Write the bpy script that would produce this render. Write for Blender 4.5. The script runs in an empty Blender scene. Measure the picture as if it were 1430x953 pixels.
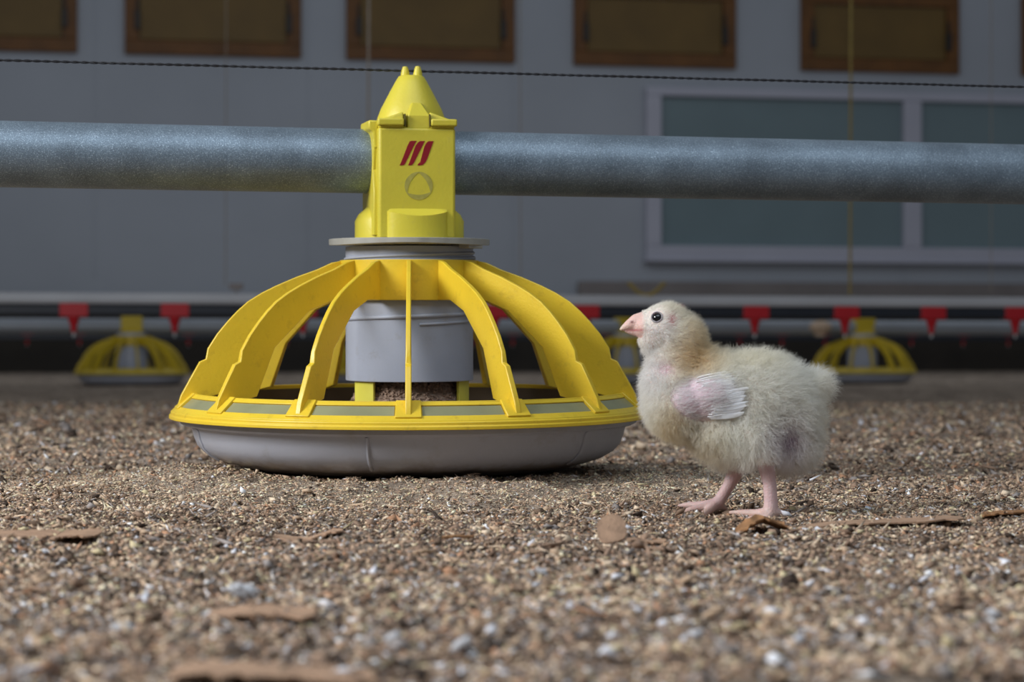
import bpy, bmesh, math, random
import numpy as np
from mathutils import Vector, Matrix
from mathutils.bvhtree import BVHTree
random.seed(7)
rng = np.random.default_rng(11)
scene = bpy.context.scene
COL = scene.collection
PI = math.pi

# ------------------------------------------------------------------ camera
F = 3070.0                                   # focal length in pixels of a 1430 wide frame
CAM = Vector((0, 0, 0.081))
PITCH = math.atan(18.5 / F)
cd = bpy.data.cameras.new('camera')
cd.sensor_width = 36.0
cd.lens = F * 36.0 / 1430.0
cd.clip_start = 0.01
cd.clip_end = 60
cd.dof.use_dof = True
cd.dof.focus_distance = 1.50
cd.dof.aperture_fstop = 12.5
cam = bpy.data.objects.new('camera', cd)
COL.objects.link(cam)
cam.location = CAM
cam.rotation_euler = (PI / 2 + PITCH, 0, 0)
scene.camera = cam


def ray(px, py):
    u = (px - 715.0) / F
    v = (476.5 - py) / F
    c, s = math.cos(PITCH), math.sin(PITCH)
    return Vector((u, c - v * s, s + v * c))


def at(px, py, Y):
    """the point seen at a pixel of the photograph at distance Y"""
    d = ray(px, py)
    return CAM + d * (Y / d.y)


def at_line(px, py, Y0, T):
    """the same on the upright plane Y = Y0 + T * X"""
    d = ray(px, py)
    return CAM + d * (Y0 / (d.y - T * d.x))


# ------------------------------------------------------------------ materials
def s2l(c):
    return tuple(((x / 255) / 12.92 if x / 255 <= 0.04045 else ((x / 255 + 0.055) / 1.055) ** 2.4) for x in c)


def new_mat(name):
    m = bpy.data.materials.new(name)
    m.use_nodes = True
    nt = m.node_tree
    return m, nt, nt.nodes['Principled BSDF']


def mat(name, col, rough=0.5, metal=0.0, var=0.12, scale=40, bump=0.0, bscale=300, spec=0.5, sss=0.0, dirt=None, dirt_amt=0.5, dscale=60, coat=0.0):
    """procedural principled material: base colour broken up by noise, optional specks of dirt, fine bump"""
    m, nt, b = new_mat(name)
    N, L = nt.nodes, nt.links
    tc = N.new('ShaderNodeTexCoord')
    nz = N.new('ShaderNodeTexNoise')
    nz.inputs['Scale'].default_value = scale
    nz.inputs['Detail'].default_value = 5
    L.new(tc.outputs['Object'], nz.inputs['Vector'])
    rp = N.new('ShaderNodeValToRGB')
    rp.color_ramp.elements[0].position = 0.3
    rp.color_ramp.elements[1].position = 0.7
    rp.color_ramp.elements[0].color = (*[max(0, x * (1 - var)) for x in col], 1)
    rp.color_ramp.elements[1].color = (*[min(1, x * (1 + var)) for x in col], 1)
    L.new(nz.outputs['Fac'], rp.inputs['Fac'])
    out = rp.outputs['Color']
    if dirt:
        n2 = N.new('ShaderNodeTexNoise')
        n2.inputs['Scale'].default_value = dscale
        n2.inputs['Detail'].default_value = 8
        n2.inputs['Roughness'].default_value = 0.7
        L.new(tc.outputs['Object'], n2.inputs['Vector'])
        r2 = N.new('ShaderNodeMapRange')
        r2.inputs['From Min'].default_value = 0.56
        r2.inputs['From Max'].default_value = 0.75
        r2.inputs['To Max'].default_value = dirt_amt
        L.new(n2.outputs['Fac'], r2.inputs['Value'])
        mx = N.new('ShaderNodeMix')
        mx.data_type = 'RGBA'
        L.new(r2.outputs['Result'], mx.inputs['Factor'])
        L.new(out, mx.inputs['A'])
        mx.inputs['B'].default_value = (*dirt, 1)
        out = mx.outputs['Result']
    L.new(out, b.inputs['Base Color'])
    b.inputs['Roughness'].default_value = rough
    b.inputs['Metallic'].default_value = metal
    b.inputs['Specular IOR Level'].default_value = spec
    b.inputs['Coat Weight'].default_value = coat
    if sss:
        b.inputs['Subsurface Weight'].default_value = sss
        b.inputs['Subsurface Radius'].default_value = (0.004, 0.002, 0.001)
        b.inputs['Subsurface Scale'].default_value = 1.0
    if bump:
        n3 = N.new('ShaderNodeTexNoise')
        n3.inputs['Scale'].default_value = bscale
        n3.inputs['Detail'].default_value = 4
        L.new(tc.outputs['Object'], n3.inputs['Vector'])
        bp = N.new('ShaderNodeBump')
        bp.inputs['Strength'].default_value = bump
        bp.inputs['Distance'].default_value = 0.001
        L.new(n3.outputs['Fac'], bp.inputs['Height'])
        L.new(bp.outputs['Normal'], b.inputs['Normal'])
    return m


def attr_mat(name, rough=0.8, spec=0.2, sss=0.0, bump=0.0, bscale=800, transl=0.0):
    m, nt, b = new_mat(name)
    N, L = nt.nodes, nt.links
    a = N.new('ShaderNodeAttribute')
    a.attribute_name = 'Col'
    L.new(a.outputs['Color'], b.inputs['Base Color'])
    b.inputs['Roughness'].default_value = rough
    b.inputs['Specular IOR Level'].default_value = spec
    if sss:
        b.inputs['Subsurface Weight'].default_value = sss
        b.inputs['Subsurface Radius'].default_value = (0.004, 0.0015, 0.001)
        b.inputs['Subsurface Scale'].default_value = 1.0
    if bump:
        tc = N.new('ShaderNodeTexCoord')
        n3 = N.new('ShaderNodeTexVoronoi')
        n3.inputs['Scale'].default_value = bscale
        L.new(tc.outputs['Object'], n3.inputs['Vector'])
        bp = N.new('ShaderNodeBump')
        bp.inputs['Strength'].default_value = bump
        bp.inputs['Distance'].default_value = 0.0006
        L.new(n3.outputs['Distance'], bp.inputs['Height'])
        L.new(bp.outputs['Normal'], b.inputs['Normal'])
    if transl:
        out = N['Material Output']
        t = N.new('ShaderNodeBsdfTranslucent')
        L.new(a.outputs['Color'], t.inputs['Color'])
        mx = N.new('ShaderNodeMixShader')
        mx.inputs['Fac'].default_value = transl
        L.new(b.outputs['BSDF'], mx.inputs[1])
        L.new(t.outputs['BSDF'], mx.inputs[2])
        L.new(mx.outputs['Shader'], out.inputs['Surface'])
    return m


M = {}
M['grill'] = mat('grill yellow plastic', (0.80, 0.56, 0.035), 0.36, var=0.05, scale=30, bump=0.15, bscale=500, sss=0.08, dirt=(0.25, 0.14, 0.03), dirt_amt=0.35, dscale=90)
M['head'] = mat('head yellow plastic', (0.66, 0.56, 0.050), 0.42, var=0.05, scale=30, bump=0.15, bscale=400, sss=0.08, dirt=(0.45, 0.36, 0.10), dirt_amt=0.3, dscale=120)
M['leg_yellow'] = mat('pale yellow plastic', (0.74, 0.68, 0.09), 0.5, var=0.05, sss=0.1)
M['grey'] = mat('grey plastic', (0.38, 0.41, 0.49), 0.42, var=0.06, scale=25, bump=0.1, bscale=300, dirt=(0.26, 0.22, 0.17), dirt_amt=0.5, dscale=45)
M['pan'] = mat('pan grey plastic', (0.45, 0.47, 0.54), 0.38, var=0.06, scale=18, bump=0.15, bscale=300, dirt=(0.24, 0.19, 0.14), dirt_amt=0.45, dscale=25)
def dusty(m):
    """brown dust caked along the foot of the pan"""
    nt = m.node_tree
    N, L = nt.nodes, nt.links
    b = N['Principled BSDF']
    src = b.inputs['Base Color'].links[0].from_socket
    tc = N.new('ShaderNodeTexCoord')
    sp = N.new('ShaderNodeSeparateXYZ')
    L.new(tc.outputs['Object'], sp.inputs[0])
    nz = N.new('ShaderNodeTexNoise')
    nz.inputs['Scale'].default_value = 160
    nz.inputs['Detail'].default_value = 6
    L.new(tc.outputs['Object'], nz.inputs['Vector'])
    ma = N.new('ShaderNodeMath')
    ma.operation = 'MULTIPLY_ADD'
    L.new(nz.outputs['Fac'], ma.inputs[0])
    ma.inputs[1].default_value = 0.010
    L.new(sp.outputs['Z'], ma.inputs[2])
    mr = N.new('ShaderNodeMapRange')
    mr.inputs['From Min'].default_value = 0.0115
    mr.inputs['From Max'].default_value = 0.0050
    mr.inputs['To Min'].default_value = 0.0
    mr.inputs['To Max'].default_value = 0.85
    L.new(ma.outputs[0], mr.inputs['Value'])
    mx = N.new('ShaderNodeMix')
    mx.data_type = 'RGBA'
    L.new(mr.outputs['Result'], mx.inputs['Factor'])
    L.new(src, mx.inputs['A'])
    mx.inputs['B'].default_value = (0.27, 0.22, 0.17, 1)
    L.new(mx.outputs['Result'], b.inputs['Base Color'])


M['insert'] = mat('grey green translucent insert', (0.27, 0.27, 0.15), 0.35, var=0.1, dirt=(0.3, 0.24, 0.1), dirt_amt=0.4)
dusty(M['pan'])
M['ring'] = mat('pale grey plastic', (0.36, 0.35, 0.31), 0.5, var=0.1, dirt=(0.35, 0.28, 0.18), dirt_amt=0.5)
M['red_ink'] = mat('red ink', (0.27, 0.004, 0.012), 0.5, var=0.1)
M['grey_ink'] = mat('faded grey green ink', (0.42, 0.37, 0.075), 0.5, var=0.2, scale=200)
M['slot'] = mat('dark slot', (0.10, 0.08, 0.01), 0.7)
M['cable'] = mat('dark twisted steel', (0.03, 0.03, 0.035), 0.6, metal=0.3)
M['cord_beige'] = mat('beige cord', (0.35, 0.30, 0.25), 0.9)
M['cord_yellow'] = mat('yellow cord', (0.30, 0.22, 0.06), 0.8)
M['wall'] = mat('grey blue wall panel', (0.43, 0.455, 0.50), 0.6, var=0.05, scale=1.5, spec=0.3)
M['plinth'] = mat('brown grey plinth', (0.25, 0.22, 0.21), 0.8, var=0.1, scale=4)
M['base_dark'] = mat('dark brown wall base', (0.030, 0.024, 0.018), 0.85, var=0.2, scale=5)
M['frame_grey'] = mat('lavender grey window frame', (0.52, 0.52, 0.60), 0.5, var=0.04, scale=4)
M['glass'] = mat('frosted grey green glass', (0.20, 0.27, 0.29), 0.25, var=0.05, scale=3, spec=0.5)
M['hatch_wood'] = mat('orange brown wood', (0.155, 0.060, 0.009), 0.6, var=0.2, scale=9)
M['hatch_flap'] = mat('ochre flap', (0.165, 0.095, 0.020), 0.6, var=0.12, scale=5)
M['hinge'] = mat('black hinge', (0.02, 0.018, 0.016), 0.5)
M['alu'] = mat('pale aluminium', (0.52, 0.52, 0.54), 0.45, metal=0.2, var=0.06, scale=6)
M['dark_pipe'] = mat('dark water pipe', (0.018, 0.022, 0.032), 0.4, var=0.1)
M['nipple_red'] = mat('red plastic', (0.50, 0.012, 0.02), 0.4, var=0.05)
M['pin'] = mat('steel pin', (0.5, 0.5, 0.5), 0.4, metal=0.8)
M['far_yellow'] = mat('dusty yellow plastic', (0.60, 0.44, 0.02), 0.5, var=0.1, scale=20)
M['far_pipe'] = mat('dull galvanised pipe', (0.30, 0.32, 0.35), 0.5, metal=0.3, var=0.15, scale=3)
M['litter'] = attr_mat('litter flakes', 0.85, 0.15)
M['skin'] = attr_mat('chick skin', 0.5, 0.35, sss=0.25, bump=0.35, bscale=900)
M['eye'] = mat('black eye', (0.004, 0.004, 0.005), 0.08, var=0.0, coat=0.5)
M['eyelid'] = mat('grey eyelid', (0.30, 0.27, 0.29), 0.55, var=0.1, scale=600)
M['down'] = attr_mat('down', 0.75, 0.2, transl=0.5)
M['quill'] = mat('white feather', (0.96, 0.96, 0.975), 0.6, var=0.02, scale=600, sss=0.2)
M['liner'] = mat('brown shade liner', (0.10, 0.070, 0.040), 0.6, var=0.2)  # dark brown stands in for the shade inside the pan
M['feed'] = mat('brown feed crumbs', (0.33, 0.23, 0.17), 0.85, var=0.35, scale=300)
M['wood'] = mat('orange brown wood shaving', (0.40, 0.25, 0.16), 0.75, var=0.2, scale=90, bump=0.5, bscale=500)
M['wood_dark'] = mat('toasted wood shaving', (0.33, 0.165, 0.07), 0.7, var=0.25, scale=120, bump=0.5, bscale=500)
M['husk'] = mat('pale husk', (0.50, 0.50, 0.52), 0.6, var=0.2, scale=200)
M['cream'] = mat('cream plastic', (0.55, 0.40, 0.28), 0.6)


def galv():
    m, nt, b = new_mat('galvanised steel')
    N, L = nt.nodes, nt.links
    tc = N.new('ShaderNodeTexCoord')
    mp = N.new('ShaderNodeMapping')
    L.new(tc.outputs['Object'], mp.inputs['Vector'])
    v = N.new('ShaderNodeTexNoise')
    v.inputs['Scale'].default_value = 1300
    v.inputs['Detail'].default_value = 3
    v.inputs['Roughness'].default_value = 0.6
    L.new(mp.outputs['Vector'], v.inputs['Vector'])
    r = N.new('ShaderNodeValToRGB')
    e = r.color_ramp.elements
    e[0].position = 0.35
    e[0].color = (0.16, 0.21, 0.26, 1)
    e[1].position = 0.70
    e[1].color = (0.62, 0.74, 0.86, 1)
    x = r.color_ramp.elements.new(0.58)
    x.color = (0.25, 0.32, 0.39, 1)
    L.new(v.outputs['Fac'], r.inputs['Fac'])
    n2 = N.new('ShaderNodeTexNoise')
    n2.inputs['Scale'].default_value = 28
    n2.inputs['Detail'].default_value = 6
    L.new(tc.outputs['Object'], n2.inputs['Vector'])
    r2 = N.new('ShaderNodeMapRange')
    r2.inputs['From Min'].default_value = 0.35
    r2.inputs['From Max'].default_value = 0.7
    r2.inputs['To Min'].default_value = 0.75
    r2.inputs['To Max'].default_value = 1.1
    L.new(n2.outputs['Fac'], r2.inputs['Value'])
    mu = N.new('ShaderNodeMix')
    mu.data_type = 'RGBA'
    mu.blend_type = 'MULTIPLY'
    mu.inputs['Factor'].default_value = 1
    L.new(r.outputs['Color'], mu.inputs['A'])
    L.new(r2.outputs['Result'], mu.inputs['B'])
    L.new(mu.outputs['Result'], b.inputs['Base Color'])
    b.inputs['Metallic'].default_value = 0.45
    b.inputs['Roughness'].default_value = 0.42
    bp = N.new('ShaderNodeBump')
    bp.inputs['Strength'].default_value = 0.35
    bp.inputs['Distance'].default_value = 0.0006
    L.new(v.outputs['Fac'], bp.inputs['Height'])
    L.new(bp.outputs['Normal'], b.inputs['Normal'])
    return m


M['galv'] = galv()


def ground_mat():
    m, nt, b = new_mat('litter bed')
    N, L = nt.nodes, nt.links
    tc = N.new('ShaderNodeTexCoord')
    n1 = N.new('ShaderNodeTexNoise')
    n1.inputs['Scale'].default_value = 420
    n1.inputs['Detail'].default_value = 6
    n1.inputs['Roughness'].default_value = 0.75
    L.new(tc.outputs['Object'], n1.inputs['Vector'])
    r = N.new('ShaderNodeValToRGB')
    e = r.color_ramp.elements
    e[0].position = 0.33
    e[0].color = (0.10, 0.075, 0.058, 1)
    e[1].position = 0.70
    e[1].color = (0.62, 0.51, 0.41, 1)
    x = e.new(0.5)
    x.color = (0.33, 0.26, 0.20, 1)
    L.new(n1.outputs['Fac'], r.inputs['Fac'])
    n2 = N.new('ShaderNodeTexNoise')
    n2.inputs['Scale'].default_value = 14
    n2.inputs['Detail'].default_value = 6
    L.new(tc.outputs['Object'], n2.inputs['Vector'])
    r2 = N.new('ShaderNodeMapRange')
    r2.inputs['From Min'].default_value = 0.35
    r2.inputs['From Max'].default_value = 0.65
    r2.inputs['To Min'].default_value = 0.65
    r2.inputs['To Max'].default_value = 1.2
    L.new(n2.outputs['Fac'], r2.inputs['Value'])
    mu = N.new('ShaderNodeMix')
    mu.data_type = 'RGBA'
    mu.blend_type = 'MULTIPLY'
    mu.inputs['Factor'].default_value = 1
    L.new(r.outputs['Color'], mu.inputs['A'])
    L.new(r2.outputs['Result'], mu.inputs['B'])
    L.new(mu.outputs['Result'], b.inputs['Base Color'])
    b.inputs['Roughness'].default_value = 0.95
    b.inputs['Specular IOR Level'].default_value = 0.1
    bp = N.new('ShaderNodeBump')
    bp.inputs['Strength'].default_value = 0.8
    bp.inputs['Distance'].default_value = 0.002
    L.new(n1.outputs['Fac'], bp.inputs['Height'])
    L.new(bp.outputs['Normal'], b.inputs['Normal'])
    return m


M['ground'] = ground_mat()


# ------------------------------------------------------------------ mesh helpers
class MB:
    def __init__(self):
        self.v, self.f = [], []

    def add(self, vs, fs):
        o = len(self.v)
        self.v += [tuple(p) for p in vs]
        self.f += [tuple(i + o for i in f) for f in fs]
        return self

    def box(self, a, b, Mx=None):
        (x0, y0, z0), (x1, y1, z1) = a, b
        vs = [Vector(p) for p in ((x0, y0, z0), (x1, y0, z0), (x1, y1, z0), (x0, y1, z0), (x0, y0, z1), (x1, y0, z1), (x1, y1, z1), (x0, y1, z1))]
        if Mx: vs = [Mx @ p for p in vs]
        return self.add(vs, [(0, 3, 2, 1), (4, 5, 6, 7), (0, 1, 5, 4), (1, 2, 6, 5), (2, 3, 7, 6), (3, 0, 4, 7)])

    def lathe(self, prof, n=96, c=(0, 0), closed=False, Mx=None, sx=1, sy=1):
        vs, fs = [], []
        k = len(prof)
        for i in range(n):
            a = 2 * PI * i / n
            for (r, z) in prof:
                p = Vector((c[0] + r * math.sin(a) * sx, c[1] - r * math.cos(a) * sy, z))
                vs.append(Mx @ p if Mx else p)
        m = k if closed else k - 1
        for i in range(n):
            j = (i + 1) % n
            for q in range(m):
                w = (q + 1) % k
                fs.append((i * k + q, j * k + q, j * k + w, i * k + w))
        return self.add(vs, fs)

    def prism(self, poly, fn0, fn1):
        """closed outline, mapped by fn0 to one face and by fn1 to the other"""
        k = len(poly)
        vs = [fn0(p) for p in poly] + [fn1(p) for p in poly]
        fs = [tuple(range(k))[::-1], tuple(range(k, 2 * k))] + [(i, (i + 1) % k, k + (i + 1) % k, k + i) for i in range(k)]
        return self.add(vs, fs)

    def tube(self, pts, r, n=12, caps=True):
        pts = [Vector(p) for p in pts]
        rs = r if isinstance(r, (list, tuple)) else [r] * len(pts)
        vs, fs = [], []
        ref = None
        for i, p in enumerate(pts):
            t = (pts[min(i + 1, len(pts) - 1)] - pts[max(i - 1, 0)]).normalized()
            if ref is None:
                ref = t.orthogonal().normalized()
            ref = (ref - t * ref.dot(t)).normalized()
            b = t.cross(ref)
            for j in range(n):
                a = 2 * PI * j / n
                vs.append(p + (ref * math.cos(a) + b * math.sin(a)) * rs[i])
        for i in range(len(pts) - 1):
            for j in range(n):
                q = (j + 1) % n
                fs.append((i * n + j, i * n + q, (i + 1) * n + q, (i + 1) * n + j))
        if caps:
            fs.append(tuple(range(n))[::-1])
            fs.append(tuple(range((len(pts) - 1) * n, len(pts) * n)))
        return self.add(vs, fs)

    def sweep(self, prof, path, closed=True):
        """prof: list of (a,b); path: list of functions mapping (a,b) to a point; a strip along the path"""
        k = len(prof)
        vs = [fn(p) for fn in path for p in prof]
        fs = []
        for i in range(len(path) - 1):
            for q in range(k if closed else k - 1):
                w = (q + 1) % k
                fs.append((i * k + q, (i + 1) * k + q, (i + 1) * k + w, i * k + w))
        if closed:
            fs.append(tuple(range(k)))
            fs.append(tuple(range((len(path) - 1) * k, len(path) * k))[::-1])
        return self.add(vs, fs)

    def ico(self, c, r, sub=2, Mx=None):
        bm = bmesh.new()
        bmesh.ops.create_icosphere(bm, subdivisions=sub, radius=1)
        r = r if hasattr(r, '__len__') else (r, r, r)
        vs = []
        for v in bm.verts:
            p = Vector((v.co.x * r[0], v.co.y * r[1], v.co.z * r[2]))
            if Mx: p = Mx @ p
            vs.append(p + Vector(c))
        fs = [tuple(v.index for v in f.verts) for f in bm.faces]
        bm.free()
        return self.add(vs, fs)

    def build(self, name, m, parent=None, smooth=35, bevel=0, bseg=2, loc=None, origin=None):
        me = bpy.data.meshes.new(name)
        vs = self.v
        if origin is not None:
            vs = [tuple(Vector(p) - Vector(origin)) for p in vs]
        me.from_pydata(vs, [], self.f)
        bm = bmesh.new()
        bm.from_mesh(me)
        bmesh.ops.recalc_face_normals(bm, faces=bm.faces)
        bm.to_mesh(me)
        bm.free()
        if smooth:
            me.shade_smooth()
            me.set_sharp_from_angle(angle=math.radians(smooth))
        me.materials.append(m)
        o = bpy.data.objects.new(name, me)
        COL.objects.link(o)
        if origin is not None: o.location = origin
        if loc is not None: o.location = loc
        if parent is not None: o.parent = parent
        if bevel:
            md = o.modifiers.new('bevel', 'BEVEL')
            md.width = bevel
            md.segments = bseg
            md.limit_method = 'ANGLE'
            md.angle_limit = math.radians(40)
            md.harden_normals = False
        return o


def tag(o, label=None, cat=None, group=None, kind=None):
    if label: o['label'] = label
    if cat: o['category'] = cat
    if group: o['group'] = group
    if kind: o['kind'] = kind
    return o


def empty(name, loc=(0, 0, 0), rz=0.0):
    o = bpy.data.objects.new(name, None)
    o.empty_display_size = 0.05
    COL.objects.link(o)
    o.location = loc
    o.rotation_euler = (0, 0, rz)
    return o


def copy_tree(o, parent=None):
    c = o.copy()
    COL.objects.link(c)
    c.parent = parent
    for ch in [x for x in bpy.data.objects if x.parent == o]:
        copy_tree(ch, c)
    return c


# ------------------------------------------------------------------ noise for the ground
_L = rng.random((512, 512))


def vnoise(x, y, s, off=0.0):
    x = np.asarray(x) / s + 1000.3 + off
    y = np.asarray(y) / s + 1000.7 + off * 1.7
    xi, yi = np.floor(x).astype(int), np.floor(y).astype(int)
    fx, fy = x - xi, y - yi
    fx, fy = fx * fx * (3 - 2 * fx), fy * fy * (3 - 2 * fy)
    a, b = _L[xi % 512, yi % 512], _L[(xi + 1) % 512, yi % 512]
    c, d = _L[xi % 512, (yi + 1) % 512], _L[(xi + 1) % 512, (yi + 1) % 512]
    return (a * (1 - fx) + b * fx) * (1 - fy) + (c * (1 - fx) + d * fx) * fy - 0.5


FX, FY = (572 - 715) / F * 1.7, 1.7           # the feeder's axis
GZ = -0.0200
TILT = math.radians(1.5)
YC = 1.373                                   # the chick's distance


def zground(x, y, fine=True):
    x, y = np.asarray(x, float), np.asarray(y, float)
    r = np.hypot(x - FX, y - FY)
    t = np.clip((0.31 - r) / 0.16, 0, 1)
    m = t * t * (3 - 2 * t)
    side = 1.0 - 0.45 * np.clip((x - FX - 0.06) / 0.1, 0, 1)
    z = GZ + m * 0.0105 * side
    z = z + vnoise(x, y, 0.25, 1) * 0.006
    z = z + vnoise(x, y, 0.06, 2) * 0.0050 + vnoise(x, y, 0.022, 3) * 0.0046
    # a level patch where the chick stands, and the pan presses the bed flat
    k = np.exp(-(((x - 0.142) / 0.05) ** 2 + ((y - YC) / 0.06) ** 2))
    z = z * (1 - k) + (GZ - .0003) * k
    if fine:
        z = z + vnoise(x, y, 0.009, 4) * 0.0048 + vnoise(x, y, 0.0038, 5) * 0.0016
    z = z - np.clip(y - 3.0, 0, 99) * 0.0000
    plane = -.0060 + (y - FY) * .026
    q = np.clip((r - 0.138) / 0.03, 0, 1)
    z = np.where(r < 0.168, np.minimum(z, plane + q * 0.013), z)
    return z


def build_ground():
    nY, nX = 1500, 860
    Y = 0.50 * (18.0 / 0.50) ** (np.linspace(0, 1, nY) ** 1.0)
    U = np.linspace(-1, 1, nX)
    YY, UU = np.meshgrid(Y, U, indexing='ij')
    XX = UU * (0.36 * YY + 0.20)
    ZZ = zground(XX, YY)
    co = np.stack([XX, YY, ZZ], -1).reshape(-1, 3)
    i = np.arange((nY - 1) * (nX - 1))
    a = (i // (nX - 1)) * nX + i % (nX - 1)
    quads = np.stack([a, a + 1, a + nX + 1, a + nX], 1)
    me = bpy.data.meshes.new('floor')
    me.vertices.add(len(co))
    me.vertices.foreach_set('co', co.ravel())
    me.loops.add(quads.size)
    me.loops.foreach_set('vertex_index', quads.ravel())
    me.polygons.add(len(quads))
    me.polygons.foreach_set('loop_start', np.arange(0, quads.size, 4))
    me.polygons.foreach_set('use_smooth', np.ones(len(quads), bool))
    me.update()
    me.validate()
    me.materials.append(M['ground'])
    o = bpy.data.objects.new('floor', me)
    COL.objects.link(o)
    tag(o, kind='structure', label='brown litter bed of sawdust and husks on the barn floor')
    return o


floor = build_ground()

PAL = np.array([s2l(c) for c in [(204, 184, 160), (176, 152, 128), (144, 120, 102), (106, 88, 74), (66, 55, 48), (142, 134, 130), (210, 210, 216), (172, 132, 104), (186, 172, 138)]])


def litter(N, y0, y1, power, smin, smax, name, label, gain=1.42):
    # distances drawn with density ~ Y**-power, so the near bed is denser
    u = rng.random(N)
    p = 1 - power
    Y = (y0 ** p + u * (y1 ** p - y0 ** p)) ** (1 / p)
    X = (rng.random(N) * 2 - 1) * (0.27 * Y + 0.05)
    r = np.hypot(X - FX, Y - FY)
    keep = r > 0.137
    X, Y, r = X[keep], Y[keep], r[keep]
    n = len(X)
    mound = np.exp(-((r - 0.20) / 0.075) ** 2)
    patch = vnoise(X, Y, 0.07, 9) * 1.6 + vnoise(X, Y, 0.016, 12) * 1.8
    light = np.clip(mound * 1.1 + patch * 0.6, 0, 1)
    w_light = np.array([.26, .26, .17, .08, .05, .05, .015, .035, .08])
    w_dark = np.array([.07, .15, .24, .21, .15, .10, .02, .03, .03])
    W = light[:, None] * w_light + (1 - light[:, None]) * w_dark
    fore = np.clip((1.2 - Y) / 0.3, 0, 1)
    W[:, 6] += fore * 0.015
    W[:, 5] += fore * 0.05
    W /= W.sum(1, keepdims=True)
    kind = (rng.random(n)[:, None] > np.cumsum(W, 1)).sum(1).clip(0, 8)
    col = np.clip(PAL[kind] * rng.uniform(0.8, 1.25, n)[:, None] * gain * (1 + .12 * mound)[:, None], 0, .9)
    # small crumbs near the mound, coarser flakes elsewhere
    size = (smin + (smax - smin) * rng.random(n) ** 2.5) * (1 - 0.30 * mound) * np.clip(Y / 1.6, 0.9, 2.2)
    size = np.where(kind == 6, size * 1.1, size)
    fibre = rng.random(n) < 0.30 + 0.22 * mound
    a = size * np.where(fibre, 1.9, 1.0)
    b = size * np.where(fibre, 0.28, rng.uniform(0.5, 0.95, n))
    c = size * np.where(fibre, 0.22, rng.uniform(0.15, 0.55, n))
    base = np.array([(1, 0, 0), (0, 1, 0), (-1, 0, 0), (0, -1, 0), (0, 0, 1), (0, 0, -1)], float)
    V = base[None] + rng.uniform(-0.32, 0.32, (n, 6, 3))
    V[:, :, 0] *= a[:, None]
    V[:, :, 1] *= b[:, None]
    V[:, :, 2] *= c[:, None]
    yaw = rng.random(n) * 2 * PI
    tl = rng.normal(0, 0.45, n)
    rl = rng.normal(0, 0.45, n)

    def rot(V, ang, i, j):
        cs, sn = np.cos(ang)[:, None], np.sin(ang)[:, None]
        p, q = V[:, :, i].copy(), V[:, :, j].copy()
        V[:, :, i] = cs * p - sn * q
        V[:, :, j] = sn * p + cs * q
    rot(V, tl, 0, 2)
    rot(V, rl, 1, 2)
    rot(V, yaw, 0, 1)
    Z = zground(X, Y) + rng.uniform(0.0, 0.7, n) * size * 0.55
    V += np.stack([X, Y, Z], -1)[:, None, :]
    tri = np.array([(0, 1, 4), (1, 2, 4), (2, 3, 4), (3, 0, 4), (1, 0, 5), (2, 1, 5), (3, 2, 5), (0, 3, 5)])
    idx = (np.arange(n) * 6)[:, None, None] + tri[None]
    me = bpy.data.meshes.new(name)
    me.vertices.add(n * 6)
    me.vertices.foreach_set('co', V.reshape(-1))
    me.loops.add(n * 24)
    me.loops.foreach_set('vertex_index', idx.reshape(-1).astype(np.int32))
    me.polygons.add(n * 8)
    me.polygons.foreach_set('loop_start', np.arange(0, n * 24, 3))
    me.update()
    ca = me.color_attributes.new('Col', 'FLOAT_COLOR', 'POINT')
    cc = np.ones((n, 6, 4))
    cc[:, :, :3] = col[:, None, :]
    ca.data.foreach_set('color', cc.reshape(-1))
    me.materials.append(M['litter'])
    o = bpy.data.objects.new(name, me)
    COL.objects.link(o)
    tag(o, label, 'litter', kind='stuff')
    return o


litter(560000, 0.66, 4.6, 2.0, 0.0005, 0.0028, 'litter_flakes', 'loose brown sawdust, husks and crumbs covering the barn floor')


litter(190000, 1.22, 1.80, 1.5, 0.0006, 0.0019, 'litter_crumbs', 'finer pale crumbs and sawdust heaped round the large feeder pan')
litter(16000, 0.66, 3.5, 2.0, 0.0022, 0.0060, 'litter_clumps', 'coarser dark clumps and flakes mixed into the brown litter', gain=1.1)


# ------------------------------------------------------------------ the feeder
Z0 = lambda: None
RIB = [(.0500, .1535), (.0600, .1515), (.0711, .1463), (.0870, .1405), (.1022, .1339), (.1130, .1285), (.1236, .1218), (.1315, .1147), (.1387, .107), (.1465, .0975),
       (.1535, .0865), (.1550, .0785), (.1597, .0765), (.1667, .0640), (.1736, .0513), (.1765, .0415), (.1660, .0470), (.1410, .0525), (.1251, .0880), (.0940, .1150), (.0723, .1228), (.0500, .1228)]


def band_pt(s, h, phi):
    """point of the sloping rim band: s down the slope (0..1), h out of it"""
    r = .163 + s * .015 + h * .655
    z = .0515 - s * .013 + h * .756
    return Vector((r * math.sin(phi), -r * math.cos(phi), z))


def band_block(mb, s0, s1, h0, h1, p0, p1, n):
    prof = [(s0, h0), (s1, h0), (s1, h1), (s0, h1)]
    path = [(lambda q, a=p0 + (p1 - p0) * i / n: band_pt(q[0], q[1], a)) for i in range(n + 1)]
    mb.sweep(prof, path)


def ring_block(mb, s0, s1, h0, h1, n=112):
    prof = [(s0, h0), (s1, h0), (s1, h1), (s0, h1)]
    k = 4
    vs = [band_pt(q[0], q[1], 2 * PI * i / n) for i in range(n) for q in prof]
    fs = [(i * k + q, ((i + 1) % n) * k + q, ((i + 1) % n) * k + (q + 1) % k, i * k + (q + 1) % k) for i in range(n) for q in range(k)]
    mb.add(vs, fs)


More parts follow.
